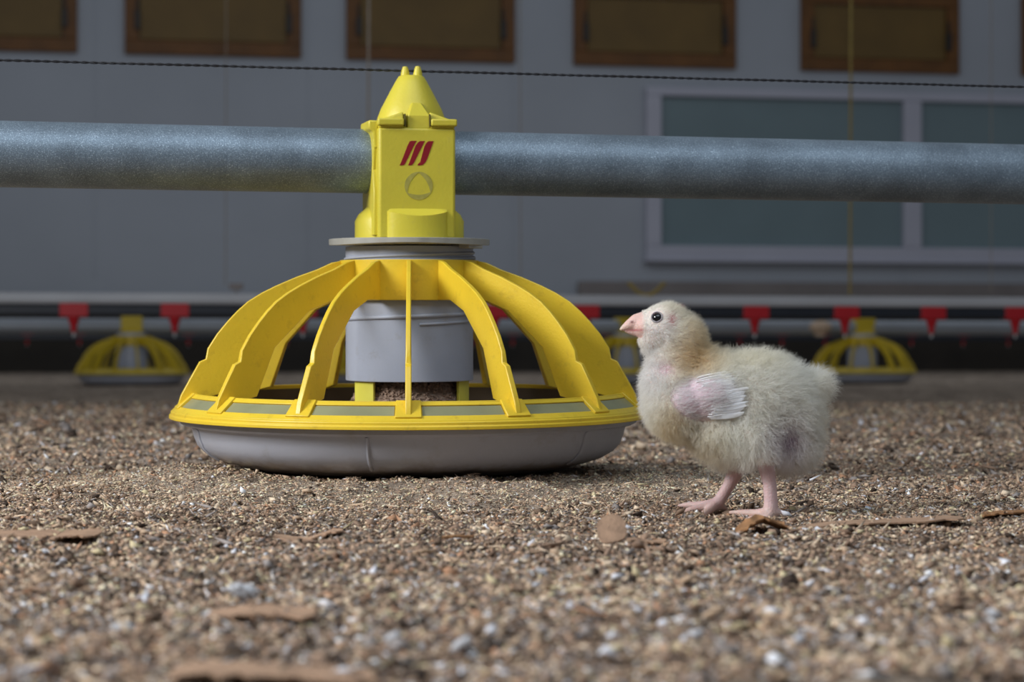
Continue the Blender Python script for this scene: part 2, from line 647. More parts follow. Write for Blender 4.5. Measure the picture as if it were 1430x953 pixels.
def grill_parts(root, my, mi, detail=True, phase=0.0):
    rim = MB()
    ring_block(rim, 0.0, 1.0, -.0022, 0)
    ring_block(rim, 0.0, .20, 0, .0013)
    ring_block(rim, .72, 1.0, 0, .0013)
    rim.lathe([(.1770, .0405), (.1800, .0385), (.1800, .0362), (.1812, .0358), (.1812, .0332), (.1760, .0332), (.1760, .0380)], 128, closed=True)
    rim.lathe([(.1615, .0525), (.1645, .0525), (.1645, .0485), (.1615, .0485)], 128, closed=True)
    R = rim.build('rim', my, root, smooth=30, bevel=.0004 if detail else 0)
    step = 2 * PI / 14
    for k in range(14):
        a = phase + k * step
        m = MB()
        t = .0021

        def f(p, sgn, a=a):
            w = t * (1.0 if p[1] < .08 else 0.8)
            x, y = sgn * w, -p[0]
            return Vector((x * math.cos(a) - y * math.sin(a), x * math.sin(a) + y * math.cos(a), p[1]))
        m.prism(RIB, lambda p: f(p, -1), lambda p: f(p, 1))
        rb = m.build('rib', my, root, smooth=25, bevel=.0006 if detail else 0)
        # raised pad where the rib meets the rim
        if detail:
            pd = MB()
            band_block(pd, .0, .86, 0, .0026, a - .052, a + .052, 4)
            pd.build('rib_foot', my, rb, smooth=30, bevel=.0005)
            ins = MB()
            band_block(ins, .22, .70, .0001, .0006, a + .056, a + step - .056, 10)
            ins.build('rim_insert', mi, root, smooth=30)
    c = MB()
    c.lathe([(.0500, .1535), (.0530, .1535), (.0530, .1228), (.0500, .1228)], 96, closed=True)
    c.build('collar', my, root, smooth=30, bevel=.0005 if detail else 0)


def pan_part(root, m, detail=True):
    p = MB()
    prof = [(.1700, .0342), (.1725, .0335), (.1728, .0295), (.1700, .0280), (.1658, .0275), (.1642, .0252), (.1628, .0192), (.1603, .0130), (.1555, .0078), (.1478, .0032), (.1400, .0004),
            (.1320, -.0016), (.1270, -.0026), (.1250, -.0038), (.0001, -.0038), (.0001, .0300), (.0200, .0260), (.0500, .0090), (.0800, .0020), (.1180, .0004), (.1310, .0012),
            (.1390, .0032), (.1465, .0060), (.1530, .0103), (.1575, .0155), (.1603, .0215), (.1622, .0280), (.1640, .0325)]
    p.lathe(prof, 128, closed=True)
    if detail:
        for k in range(6):
            a = math.radians(-7.5 + 60 * k)
            strip = []
            for (r, z) in [(.1658, .0275), (.1644, .0252), (.1630, .0192), (.1606, .0130), (.1560, .0078), (.1488, .0032)]:
                strip.append(Vector((r * math.sin(a), -r * math.cos(a), z)))
            p.tube(strip, .0012, 8)
    return p.build('pan', m, root, smooth=40)


feeder = empty('poultry_feeder', (FX, FY, 0))
feeder.rotation_euler = (TILT, 0, 0)
feeder.scale = (1.014, 1.014, 1)
tag(feeder, 'large yellow pan feeder with ribbed cage and grey pan, in focus beside the chick', 'feeder')
grill_parts(feeder, M['grill'], M['insert'], phase=math.radians(2.4))
pan_part(feeder, M['pan'])

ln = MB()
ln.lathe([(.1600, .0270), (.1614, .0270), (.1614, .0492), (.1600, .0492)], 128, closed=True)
ln.build('pan_shade_liner', M['liner'], feeder, smooth=30)  # added ring, its dark colour paints the shaded inside of the pan

# telescoping feed tube with screw thread
tb = MB()
tb.lathe([(.0485, .0612), (.0485, .1640), (.0460, .1640), (.0460, .0612)], 96, closed=True)
for z0, dz, a0, a1, rr in ((.1085, .0085, -2.3, 2.6, .0016), (.1065, .0065, 0.2, 3.0, .0011), (.1505, .0080, -1.9, 2.2, .0019), (.1560, .0060, -1.7, 2.0, .0013)):
    n = 40
    tb.tube([Vector((.0487 * math.sin(a0 + (a1 - a0) * i / n), -.0487 * math.cos(a0 + (a1 - a0) * i / n), z0 + dz * i / n - .002)) for i in range(n + 1)], rr, 8)
tb.box((-.0520, -.012, .1075), (-.0460, -.004, .1112))
tb.build('feed_tube', M['grey'], feeder, smooth=40, bevel=.0004)

# notched adjusting ring
rg = MB()
n = 96
prof_ring = []
outer = []
for i in range(n):
    a = 2 * PI * i / n
    rr = .0598 + (.0012 if math.cos(8 * a) > 0 else 0)
    outer.append((rr * math.sin(a), -rr * math.cos(a)))
rg.prism(outer, lambda p: Vector((p[0], p[1], .1652 + .0006 * math.sin(3 * math.atan2(p[1], p[0])))), lambda p: Vector((p[0], p[1], .1698)))
for k in range(2):
    a = (1.05, 3.6)[k]
    R_ = Matrix.Rotation(a, 4, 'Z')
    rg.box((-.010, -.0590, .1622), (.010, -.0500, .1655), R_)
rg.build('adjusting_ring', M['ring'], feeder, smooth=30, bevel=.0004)

# inner yellow legs under the tube
for deg in (-48, 72, 192):
    a = math.radians(deg)
    m = MB()
    n = 6
    w = .25
    path = [(lambda q, b=a - w + 2 * w * i / n: Vector((q[0] * math.sin(b), -q[0] * math.cos(b), q[1]))) for i in range(n + 1)]
    m.sweep([(.0430, .008), (.0455, .008), (.0455, .0640), (.0430, .0640)], path)
    m.build('inner_leg', M['leg_yellow'], feeder, smooth=30, bevel=.0004)

# --- head clamped round the pipe
YAW = math.radians(13.0)
HR = Matrix.Rotation(YAW, 4, 'Z')
PIPE_Z = .2297


def hpt(x, y, z):
    return HR @ Vector((x, y, z))


hd = MB()
# body with side walls cut low under the tube, seen from the end as an arch
hw = .0292
body = [(-hw, -.0330), (hw, -.0330), (hw, .0330), (-hw, .0330)]
hd.box((-hw, -.0335, .1690), (hw, .0335, .2535), HR)
hd.build('head_body', M['head'], feeder, smooth=30, bevel=.0022, bseg=3)
# side cheeks of the body (left one shows past the front edge)
ck = MB()
ck.prism([(-.026, .172), (-.026, .205), (-.020, .222), (-.0245, .236), (-.026, .2520), (.026, .2520), (.0245, .236), (.020, .222), (.026, .205), (.026, .172)],
         lambda p: hpt(-.0318, p[0], p[1]), lambda p: hpt(-.0285, p[0], p[1]))
ck.build('head_cheek', M['head'], feeder, smooth=25, bevel=.0008)
lt = MB()
lt.prism([(-.0355, .2590), (-.0280, .2590), (-.0280, .2380), (-.0310, .2380), (-.0322, .2500), (-.0355, .2530)], lambda p: hpt(p[0], -.0260, p[1]), lambda p: hpt(p[0], .012, p[1]))
lt.build('latch', M['head'], feeder, smooth=30, bevel=.0012)
# round foot sitting on the adjusting ring
ft = MB()
ft.lathe([(.0001, .1690), (.0415, .1690), (.0415, .1835), (.0388, .1888), (.0295, .1970), (.0001, .1970)], 72, sy=.74)
ft.build('head_foot', M['head'], feeder, smooth=30, bevel=.0006)
# bulging apron low on the front: a drum whose top is sliced obliquely
ap = MB()
n = 20
top, bot = [], []
for i in range(n + 1):
    t = -1 + 2 * i / n
    x = .0228 * t
    y = -.0335 - .0088 * (1 - t * t) ** 0.6
    top.append((x, y))
vs = []
for i, (x, y) in enumerate(top):
    t = -1 + 2 * i / n
    ztop = .1900 - .0035 * (1 - t * t)
    vs += [hpt(x, y, .1690), hpt(x, y, ztop), hpt(x, y * 0.5 + -.0335 * 0.5 + 0.0, ztop + .0022 * (1 - t * t)), hpt(x, -.0330, .1925)]
fs = []
for i in range(n):
    for q in range(3):
        fs.append((i * 4 + q, (i + 1) * 4 + q, (i + 1) * 4 + q + 1, i * 4 + q + 1))
fs.append(tuple((0, 1, 2, 3)))
fs.append(tuple(n * 4 + q for q in (3, 2, 1, 0)))
ap.add(vs, fs)
ap.build('front_apron', M['head'], feeder, smooth=50)
# conical cap
cp_ = MB()
CR = Matrix.Translation((.0014, .0020, 0)) @ Matrix.Rotation(YAW, 4, 'Z')
prof = [(.0272, .2495), (.0268, .2570), (.0256, .2635), (.0232, .2700), (.0205, .2752), (.0165, .2830), (.0125, .2905), (.0098, .2950), (.0085, .2958), (.0001, .2958)]
cp_.lathe(prof, 56, Mx=CR)
cp_.build('cap_cone', M['head'], feeder, smooth=35)
# flat panel on the cone's front with a slit on each side
tg = MB()
tg.add([CR @ Vector(p) for p in [(-.0088, -.0345, .2520), (.0088, -.0345, .2520), (.0088, -.0335, .2625), (.0040, -.0230, .2730), (-.0040, -.0230, .2730), (-.0088, -.0335, .2625),
                                 (-.0088, -.0150, .2490), (.0088, -.0150, .2490), (.0088, -.0150, .2625), (.0040, -.0150, .2740), (-.0040, -.0150, .2740), (-.0088, -.0150, .2625)]],
       [(0, 1, 2, 5), (5, 2, 3, 4), (6, 11, 8, 7), (11, 10, 9, 8), (0, 6, 7, 1), (1, 7, 8, 2), (2, 8, 9, 3), (3, 9, 10, 4), (4, 10, 11, 5), (5, 11, 6, 0)])
tg.build('cap_tongue', M['head'], feeder, smooth=30, bevel=.0012)
for sx in (-1, 1):
    # ramp from the ledge to the cone
    m = MB()
    m.add([HR @ Vector(p) for p in [(sx * .0100, -.0340, .2530), (sx * .0288, -.0340, .2530), (sx * .0288, .022, .2530), (sx * .0100, .022, .2530),
                                    (sx * .0100, -.0310, .2655), (sx * .0270, -.0325, .2595), (sx * .0255, .018, .2595), (sx * .0100, .018, .2655), ]],
          [(0, 1, 2, 3), (4, 5, 6, 7), (0, 1, 5, 4), (1, 2, 6, 5), (2, 3, 7, 6), (3, 0, 4, 7)])
    m.box((sx * .0102, -.0362, .2545), (sx * .0300, -.0290, .2600), HR)
    m.build('cap_ledge', M['head'], feeder, smooth=30, bevel=.0012, bseg=3)
    s = MB()
    s.box((sx * .0094 - .0004, -.0350, .2545), (sx * .0094 + .0004, -.0200, .2635), HR)
    s.build('slit', M['slot'], feeder)
# two prongs that hold the wire
for x, y in ((-.0042, .0022), (.0047, -.0022)):
    m = MB()
    m.lathe([(.0001, .294), (.0036, .294), (.0034, .2975), (.0026, .3010), (.0018, .3030), (.0001, .3034)], 24, Mx=CR @ Matrix.Translation((x, y, 0)))
    m.build('cap_prong', M['head'], feeder, smooth=40)

# ink marks on the head's front, laid on its plane
FMX = Matrix.Translation((FX, FY, 0)) @ Matrix.Rotation(TILT, 4, 'X') @ Matrix.Diagonal((1.014, 1.014, 1, 1))
FMI = FMX.inverted()
_p = [FMX @ (HR @ Vector(q)) for q in ((0, -.0335, .2), (.02, -.0335, .2), (0, -.0335, .24))]
FO = _p[0]
FN = (_p[1] - _p[0]).cross(_p[2] - _p[0]).normalized()
if FN.y > 0: FN = -FN


def on_front(px, py, h):
    d = ray(px, py)
    o = FO + FN * h
    t = (o - CAM).dot(FN) / d.dot(FN)
    return FMI @ (CAM + d * t)


def zz(p):
    return (530 + p[0] / 5.292, 160 + p[1] / 5.292)


bars = [[(222, 199), (236, 195), (275, 195), (262, 215), (190, 362), (180, 374), (148, 376), (160, 352), (205, 235)],
        [(285, 205), (300, 196), (335, 196), (322, 222), (258, 350), (246, 368), (236, 375), (212, 375), (224, 345), (266, 230)],
        [(345, 210), (362, 197), (400, 196), (386, 235), (352, 330), (338, 355), (318, 374), (280, 376), (284, 366), (300, 352), (330, 240)]]
for bpts in bars:
    m = MB()
    m.prism([zz(p) for p in bpts], lambda p: on_front(p[0], p[1], -.0004), lambda p: on_front(p[0], p[1], .00025))
    m.build('red_stripe', M['red_ink'], feeder, smooth=0)
cx_, cy_ = 289, 527
for k in range(3):
    m = MB()
    a0 = math.radians(86 + 120 * k)
    n = 14
    o_, i_ = [], []
    for i in range(n + 1):
        t = i / n
        a = a0 + math.radians(128) * t
        o_.append((cx_ + 104 * math.cos(a), cy_ - 104 * math.sin(a)))
        p0 = (cx_ + 104 * math.cos(a0), cy_ - 104 * math.sin(a0))
        a1 = a0 + math.radians(128)
        p1 = (cx_ + 100 * math.cos(a1), cy_ - 100 * math.sin(a1))
        am = a0 + math.radians(64)
        pm = (cx_ + 88 * math.cos(am), cy_ - 88 * math.sin(am))
        i_.append(((1 - t) ** 2 * p0[0] + 2 * t * (1 - t) * pm[0] + t * t * p1[0], (1 - t) ** 2 * p0[1] + 2 * t * (1 - t) * pm[1] + t * t * p1[1]))
    vs, fs = [], []
    for i in range(n + 1):
        for q in (o_[i], i_[i]):
            z = zz(q)
            vs += [on_front(z[0], z[1], -.0004), on_front(z[0], z[1], .0002 + .00003 * k)]
    for i in range(n):
        a, b = i * 4, (i + 1) * 4
        fs += [(a + 1, b + 1, b + 3, a + 3), (a, a + 2, b + 2, b), (a, b, b + 1, a + 1), (a + 2, a + 3, b + 3, b + 2)]
    m.add(vs, fs)
    m.build('swirl_mark', M['grey_ink'], feeder, smooth=0)

# --- feed
fd = MB()
fd.lathe([(.0001, .060), (.036, .0585), (.0425, .0480), (.048, .036), (.070, .014), (.110, .0060), (.130, .0040), (.0001, .0030)], 48, c=(FX, FY))
for i in range(2600):
    a = random.uniform(0, 2 * PI)
    r = random.choice((random.uniform(.033, .047), random.uniform(.040, .13)))
    zt = np.interp(r, [0, .036, .0425, .048, .070, .110, .135], [.060, .0585, .0480, .036, .014, .0060, .0055])
    L_, W_ = random.uniform(.0010, .0021), random.uniform(.0007, .0012)
    Mx = Matrix.Rotation(random.uniform(0, PI), 3, 'Z') @ Matrix.Rotation(random.uniform(-1, 1), 3, 'X')
    c = Vector((FX + r * math.sin(a), FY - r * math.cos(a), zt + .0004))
    b = [(-L_, -W_, -W_), (-L_, W_, -W_), (-L_, 0, W_), (L_, -W_, -W_), (L_, W_, -W_), (L_, 0, W_)]
    fd.add([c + Mx @ Vector(p) for p in b], [(0, 2, 1), (3, 4, 5), (0, 1, 4, 3), (1, 2, 5, 4), (2, 0, 3, 5)])
fo = fd.build('feed', M['feed'], None, smooth=0)
tag(fo, 'brown feed crumbs heaped in the pan under the grey feed tube', 'feed', kind='stuff')

# --- the auger pipe through the head
T1 = math.tan(YAW)
YP = FY - T1 * FX
pd_ = Vector((math.cos(YAW), math.sin(YAW), 0))
pc = Vector((FX, FY, PIPE_Z))
pp = MB()
pp.tube([pc + pd_ * s for s in np.linspace(-1.1, 1.5, 40)], .0247, 64)
po = pp.build('feed_pipe', M['galv'], None, smooth=60, origin=pc)
tag(po, 'speckled galvanised steel pipe running through the large yellow feeder head', 'pipe')

# --- twisted wire above it
w = MB()
A = at_line(0, 84, YP - .002, T1)
B = at_line(1430, 121.5, YP - .002, T1)
A2, B2 = A + (A - B) * 0.2, B + (B - A) * 0.3
n = 900
for ph in (0, PI):
    pts = []
    for i in range(n + 1):
        p = A2.lerp(B2, i / n)
        a = ph + i * 0.62
        pts.append(p + Vector((0, math.cos(a), math.sin(a))) * .00055)
    w.tube(pts, .00062, 5)
wo = w.build('steel_wire', M['cable'], None, smooth=60, origin=A2)
tag(wo, 'thin dark twisted wire stretched above the galvanised pipe over the feeder cap', 'wire')

# ------------------------------------------------------------------ back wall, windows, hatches
TW = .188
YW = 12.3
th = math.atan(TW)
ex = Vector((math.cos(th), math.sin(th), 0))
en = Vector((math.sin(th), -math.cos(th), 0))          # towards the camera
WM = Matrix(((ex.x, -en.x, 0, 0), (ex.y, -en.y, 0, YW), (0, 0, 1, 0), (0, 0, 0, 1)))   # local x along, y away from the camera


def wl(px, py, dep=0.0):
    """local (x, z) on the wall for a pixel"""
    p = at_line(px, py, YW, TW)
    q = p - Vector((0, YW, 0))
    return q.dot(ex), p.z


def wbox(mb, x0, x1, z0, z1, y0, y1):
    mb.box((x0, y0, z0), (x1, y1, z1), WM)


m = MB()
wbox(m, -5, 5.5, -.06, 2.9, 0, .12)
# shallow vertical panel joints
for x in np.arange(-4.6, 5.4, 1.15):
    wbox(m, x, x + .012, .5, 2.9, -.004, .0)
wo_ = m.build('wall_back', M['wall'], smooth=0)
tag(wo_, kind='structure')
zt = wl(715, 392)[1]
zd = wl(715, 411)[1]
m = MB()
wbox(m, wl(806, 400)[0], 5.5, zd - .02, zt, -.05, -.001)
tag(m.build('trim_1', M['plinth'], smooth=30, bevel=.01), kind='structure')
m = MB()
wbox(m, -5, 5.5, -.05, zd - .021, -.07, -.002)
tag(m.build('wall_base_strip', M['base_dark'], smooth=30, bevel=.01), kind='structure')  # dark brown strip along the foot of the back wall

hb = wl(715, 89)[1]
HL = ['leftmost wooden air inlet hatch, cut by the photo\'s left edge', 'second wooden air inlet hatch from the left, above the pipe left of the feeder', 'wooden air inlet hatch directly behind the feeder cap and beige cord',
      'fourth wooden air inlet hatch from the left, over the left end of the window', 'wooden air inlet hatch crossed by the yellow cord', 'rightmost wooden air inlet hatch, a sliver at the photo\'s right edge']
hx = [(-137, 108), (174, 420), (483, 718), (800, 1026), (1117, 1337), (1425, 1640)]
for i, (a, b) in enumerate(hx):
    x0, x1 = wl(a, 80)[0], wl(b, 80)[0]
    w_ = x1 - x0
    z0, z1 = hb, hb + .46
    root = empty('air_inlet', WM @ Vector(((x0 + x1) / 2, 0, z0)))
    tag(root, HL[i], 'air inlet', 'wooden air inlet hatches along the top of the wall')
    fr = MB()
    f_ = .075
    c = root.location
    for (p0, p1, q0, q1) in ((x0, x1, z0, z0 + f_), (x0, x1, z1 - f_, z1), (x0, x0 + f_, z0 + f_, z1 - f_), (x1 - f_, x1, z0 + f_, z1 - f_)):
        wbox(fr, p0, p1, q0, q1, -.035, -.001)
    o = fr.build('hatch_frame', M['hatch_wood'], root, smooth=0, bevel=.004)
    o.matrix_parent_inverse = Matrix.Translation(-c)
    fl = MB()
    wbox(fl, x0 + f_ + .004, x1 - f_ - .004, z0 + f_ + .004, z1 - f_ - .004, -.020, -.004)
    o = fl.build('flap', M['hatch_flap'], root, smooth=0, bevel=.004)
    o.matrix_parent_inverse = Matrix.Translation(-c)
    for xx in (x0 + f_ * .9, x1 - f_ * .9):
        h = MB()
        wbox(h, xx - .014, xx + .014, z0 + .13, z0 + .235, -.050, -.019)
        wbox(h, xx - .006, xx + .006, z0 + .235, z0 + .30, -.044, -.019)
        o = h.build('hinge', M['hinge'], root, smooth=0, bevel=.004)
        o.matrix_parent_inverse = Matrix.Translation(-c)

# window band on the right
xa, zb = wl(900, 362)
_, ztop = wl(1160, 128)
x_p0, x_p1 = wl(921, 250)[0], wl(1258, 250)[0]
x_q0, x_q1 = wl(1283, 250)[0], wl(1640, 250)[0]
zp0, zp1 = wl(1100, 345)[1], wl(1100, 139)[1]
wr = empty('window_1', WM @ Vector((xa, 0, zb)))
tag(wr, kind='structure')
fr = MB()
xe = x_q1 + (x_p0 - xa)
for (p0, p1, q0, q1) in ((xa, xe, zb, zp0), (xa, xe, zp1, ztop), (xa, x_p0, zp0, zp1), (x_p1, x_q0, zp0, zp1), (x_q1, xe, zp0, zp1)):
    wbox(fr, p0, p1, q0, q1, -.055, -.001)
wbox(fr, xa - .01, xe, zb - .018, zb + .004, -.075, -.001)
o = fr.build('window_frame', M['frame_grey'], wr, smooth=0, bevel=.006)
o.matrix_parent_inverse = Matrix.Translation(-wr.location)
for (p0, p1) in ((x_p0, x_p1), (x_q0, x_q1)):
    g = MB()
    wbox(g, p0 + .001, p1 - .001, zp0 + .001, zp1 - .001, -.014, -.004)
    o = g.build('window_pane', M['glass'], wr, smooth=0)
    o.matrix_parent_inverse = Matrix.Translation(-wr.location)


# ------------------------------------------------------------------ drinker lines
def line_pt(px, Y0, T):
    d = ray(px, 495)
    t = Y0 / (d.y - T * d.x)
    return Vector((d.x * t, d.y * t, 0))


def make_line(Y0, T, zc, reds, label, grp, length, name='drinker_line', nip=1.0):
    c = line_pt(715, Y0, T)
    root = empty(name, (c.x, c.y, 0), math.atan(T))
    tag(root, label, 'drinker line')
    a = MB()
    h = length / 2
    a.prism([(-.016, zc + .0005), (.016, zc + .0005), (.019, zc + .010), (.012, zc + .030), (-.012, zc + .030), (-.019, zc + .010)], lambda p: Vector((-h, p[0], p[1])), lambda p: Vector((h, p[0], p[1])))
    a.build('support_profile', M['alu'], root, smooth=30, bevel=.003)
    b = MB()
    b.box((-h, -.014, zc - .029), (h, .014, zc))
    b.build('water_pipe', M['dark_pipe'], root, smooth=30, bevel=.005)
    proto = None
    for px in reds:
        p = line_pt(px, Y0, T)
        s = (p - c).length * (1 if p.x > c.x else -1)
        if proto is None:
            m = MB()
            m.box((-.036, -.0185, -.032), (.036, .0185, .003))
            m.lathe([(.0001, -.0315), (.0165, -.0315), (.013, -.045), (.0085, -.056), (.0075, -.072), (.0001, -.073)], 20)
            proto = m.build('nipple', M['nipple_red'], root, smooth=30, bevel=.002, loc=(s, 0, zc))
            proto.scale = (nip, nip, nip)
            k = MB()
            k.lathe([(.0001, -.072), (.0035, -.072), (.0035, -.083), (.0001, -.084)], 12)
            k.build('pin', M['pin'], proto, smooth=40)
        else:
            q = copy_tree(proto, root)
            q.location = (s, 0, zc)
            q.scale = proto.scale
    return root


d1 = make_line(5.86, TW, .2095, [-38, 103, 244, 384, 423, 560, 690, 817, 935, 1054, 1180, 1301, 1418, 1536], 'nearer drinker line: pale bar over dark pipe with large red nipples', 'a', 4.2)
d2 = make_line(11.15, TW, .180, [-30, 38, 111, 185, 263, 333, 400, 468, 535, 603, 660, 716, 780, 845, 910, 972, 1033, 1092, 1152, 1213, 1273, 1345, 1408, 1470],
               'farther drinker line close to the wall, with small looking red nipples', 'b', 7.4, nip=.72)


# ------------------------------------------------------------------ far feeder line
YF, TF = 7.12, .172
fc = line_pt(715, YF, TF)
rt = math.atan(TF)
fp = MB()
zpipe = .081 + (495 - 457) / F * 7.12
fp.tube([fc + Vector((math.cos(rt), math.sin(rt), 0)) * s + Vector((0, 0, zpipe)) for s in (-3, -1, 1, 3)], .0240, 32)
fo = fp.build('feed_pipe', M['far_pipe'], None, smooth=60, origin=fc + Vector((0, 0, zpipe)))
tag(fo, 'out of focus galvanised pipe of the background feeder row, below the red nipples', 'pipe')
ff = empty('poultry_feeder', (0, 0, 0), rt)
grill_parts(ff, M['far_yellow'], M['insert'], detail=False, phase=.12)
pan_part(ff, M['pan'], detail=False)
m = MB()
m.lathe([(.0485, .050), (.0485, .1640), (.0460, .1640), (.0460, .050)], 40, closed=True)
m.build('feed_tube', M['grey'], ff, smooth=40)
m = MB()
m.lathe([(.0001, .1640), (.044, .1640), (.040, .1710), (.034, .1730), (.034, .1760), (.0001, .1760)], 40)
m.box((-.033, -.030, .1700), (.033, .030, .2160))
m.build('head_body', M['far_yellow'], ff, smooth=30, bevel=.004)
cen = [184, 535, 876, 1204]
labs = ['blurred yellow pan feeder in the background, left of the large feeder', 'blurred yellow pan feeder mostly hidden behind the large feeder\'s cage',
        'blurred yellow pan feeder behind the chick\'s beak', 'blurred yellow pan feeder in the background right of the chick\'s tail']
for i, px in enumerate(cen):
    o = ff if i == 0 else copy_tree(ff)
    p = line_pt(px, YF, TF)
    o.location = (p.x, p.y, -.0150)
    o.rotation_euler = (0, 0, rt + (0, .15, .3, .22)[i])
    tag(o, labs[i], 'feeder', 'feeders of the background row')

# cords and hangers in the background
def cord(px, py1, Y0, r, m, label, lean=0.0, name='hanging_cord'):
    b = at_line(px, py1, Y0, TW)
    t = Vector((b.x + lean, b.y, 2.85 if Y0 > 3 else 2.2))
    c = MB()
    n = 24
    pts = [b.lerp(t, i / n) for i in range(n + 1)]
    c.tube(pts, r, 8)
    o = c.build(name, m, None, smooth=60, origin=b)
    tag(o, label, 'cord')


cord(513, 412, 5.86, .0032, M['cord_beige'], 'beige cord hanging just left of the large feeder cap', .012)
cord(1187, 412, 5.86, .0036, M['cord_yellow'], 'yellow cord hanging in front of the window pane', .012)
cord(315, 400, 7.0, .0016, M['cord_beige'], 'faint thin cord in front of the second hatch from the left', .004)
cord(727, 412, 7.0, .0018, M['cord_beige'], 'faint thin cord between the feeder and the window', -.006)
cord(1384, 408, 7.0, .0016, M['cord_beige'], 'faint thin cord near the right edge in front of the window', .004)

# grey hanger clip on the near drinker line, with its small square head
b = at_line(330, 412, 5.86, TW)
m = MB()
m.box((b.x - .003, b.y - .004, b.z - .004), (b.x + .003, b.y + .004, b.z + .020))
m.box((b.x - .018, b.y - .006, b.z + .014), (b.x + .018, b.y + .006, b.z + .030))
o = m.build('hanger_clip', M['plinth'], None, smooth=0, bevel=.002, origin=b)
tag(o, 'small grey hanger clip standing on the pale bar left of the large feeder', 'hanger')
# v-shaped yellow hanger behind the chick's head
b = at_line(903, 412, 5.86, TW)
m = MB()
for s in (-1, 1):
    m.tube([b + Vector((s * .008, 0, 0)), b + Vector((s * .024, 0, .008)), b + Vector((s * .050, 0, .034))], .0055, 8)
m.box((b.x - .016, b.y - .012, b.z - .004), (b.x + .016, b.y + .012, b.z + .004))
o = m.build('v_hanger', M['cord_yellow'], None, smooth=40, origin=b)
tag(o, 'ochre v-shaped hanger on the pale bar just above the chick\'s head', 'hanger')
# cream knob in the far row
b = at_line(1146, 457, 6.95, TW)
m = MB()
m.ico(b, (.038, .03, .022), 2)
m.box((b.x - .012, b.y - .008, b.z - .03), (b.x + .012, b.y + .06, b.z + .0))
o = m.build('pipe_coupling', M['cream'], None, smooth=50, origin=b)
tag(o, 'blurred cream coupling on the background pipe above the chick\'s tail', 'coupling')


# ------------------------------------------------------------------ the chick
MMPX = YC / F
K = MMPX / (0.657 / 1625.0)


def cp(px, py, d=0.0):
    """chick space: pixel position at the chick's distance, d metres further back"""
    p = at(px, py, YC)
    return Vector((p.x, YC + d * K, p.z))


def ell(mb, px, py, rx, ry, lat, d=0.0, rot=0.0, sub=3):
    Mx = Matrix.Rotation(math.radians(rot), 3, 'Y')
    mb.ico(cp(px, py, d), (rx * MMPX, lat * K, ry * MMPX), sub, Mx)


def limb(mb, pts, rs, sub=2):
    """overlapping spheres along a poly-line; pts as (px, py, d), rs in metres"""
    P = [cp(*p) for p in pts]
    rs = [r * K for r in rs]
    for i in range(len(P) - 1):
        a, b = P[i], P[i + 1]
        n = max(2, int((b - a).length / (min(rs[i], rs[i + 1]) * 0.45)))
        for k in range(n + 1):
            t = k / n
            mb.ico(a.lerp(b, t), rs[i] * (1 - t) + rs[i + 1] * t, sub)


b = MB()
ell(b, 927, 460, 37, 35, .0128, 0)
ell(b, 905, 457, 21, 20, .0095, 0)
ell(b, 912, 475, 20, 17, .0095, 0)
ell(b, 945, 474, 36, 36, .0128, 0)
ell(b, 945, 505, 40, 42, .0135, 0, 0)
ell(b, 944, 535, 46, 44, .0165, 0, 0)
ell(b, 953, 562, 54, 48, .0195, 0, 20)
ell(b, 1005, 555, 78, 57, .0220, 0, 5)
ell(b, 1055, 560, 80, 62, .0225, 0, 5)
ell(b, 1017, 594, 62, 42, .0195, 0, 8)
ell(b, 1094, 576, 46, 56, .0195, 0, -10)
ell(b, 1100, 610, 38, 40, .0165, 0, 0)
ell(b, 1134, 540, 20, 12, .0080, 0, -18)
ell(b, 1114, 548, 24, 24, .0120, 0, -25)
# thighs
ell(b, 1052, 605, 33, 38, .0105, -.0125, -15)
ell(b, 1062, 628, 18, 20, .0075, -.0125, 0)
ell(b, 1022, 612, 32, 34, .0105, .0115, 0)
# neck to back saddle
ell(b, 985, 512, 30, 24, .0125, 0, 30)
# near leg: hock, shank, foot
limb(b, [(1066, 628, -.0125), (1066, 648, -.0125), (1071, 672, -.0125), (1073, 700, -.0125), (1072, 714, -.0125)], [.0055, .0052, .0040, .0041, .0047])
limb(b, [(1072, 715, -.0125), (1058, 720, -.0165), (1040, 724, -.0190), (1022, 726, -.0205)], [.0040, .0027, .0023, .0012])
limb(b, [(1072, 716, -.0125), (1062, 724, -.0190), (1052, 731, -.0260), (1044, 737, -.0320)], [.0038, .0026, .0022, .0012])
limb(b, [(1072, 715, -.0125), (1052, 716, -.0085), (1034, 716, -.0040), (1020, 716, -.0010)], [.0038, .0026, .0022, .0012])
limb(b, [(1074, 713, -.0125), (1086, 716, -.0120), (1095, 721, -.0115)], [.0042, .0025, .0012])
# far leg, planted further forward
limb(b, [(1034, 640, .010), (1031, 658, .010), (1020, 680, .010), (1008, 700, .010), (1003, 706, .010)], [.0055, .0050, .0036, .0035, .0042])
limb(b, [(1003, 706, .010), (985, 710, .008), (966, 714, .006), (944, 719, .005)], [.0040, .0027, .0022, .0010])
limb(b, [(1002, 706, .010), (984, 708, .014), (966, 709, .018), (952, 710, .021)], [.0036, .0025, .0021, .0010])
limb(b, [(1003, 706, .010), (990, 714, .003), (980, 719, -.003), (970, 724, -.008)], [.0036, .0025, .0021, .0010])
limb(b, [(1004, 706, .010), (1012, 711, .012), (1018, 715, .013)], [.0036, .0022, .0010])
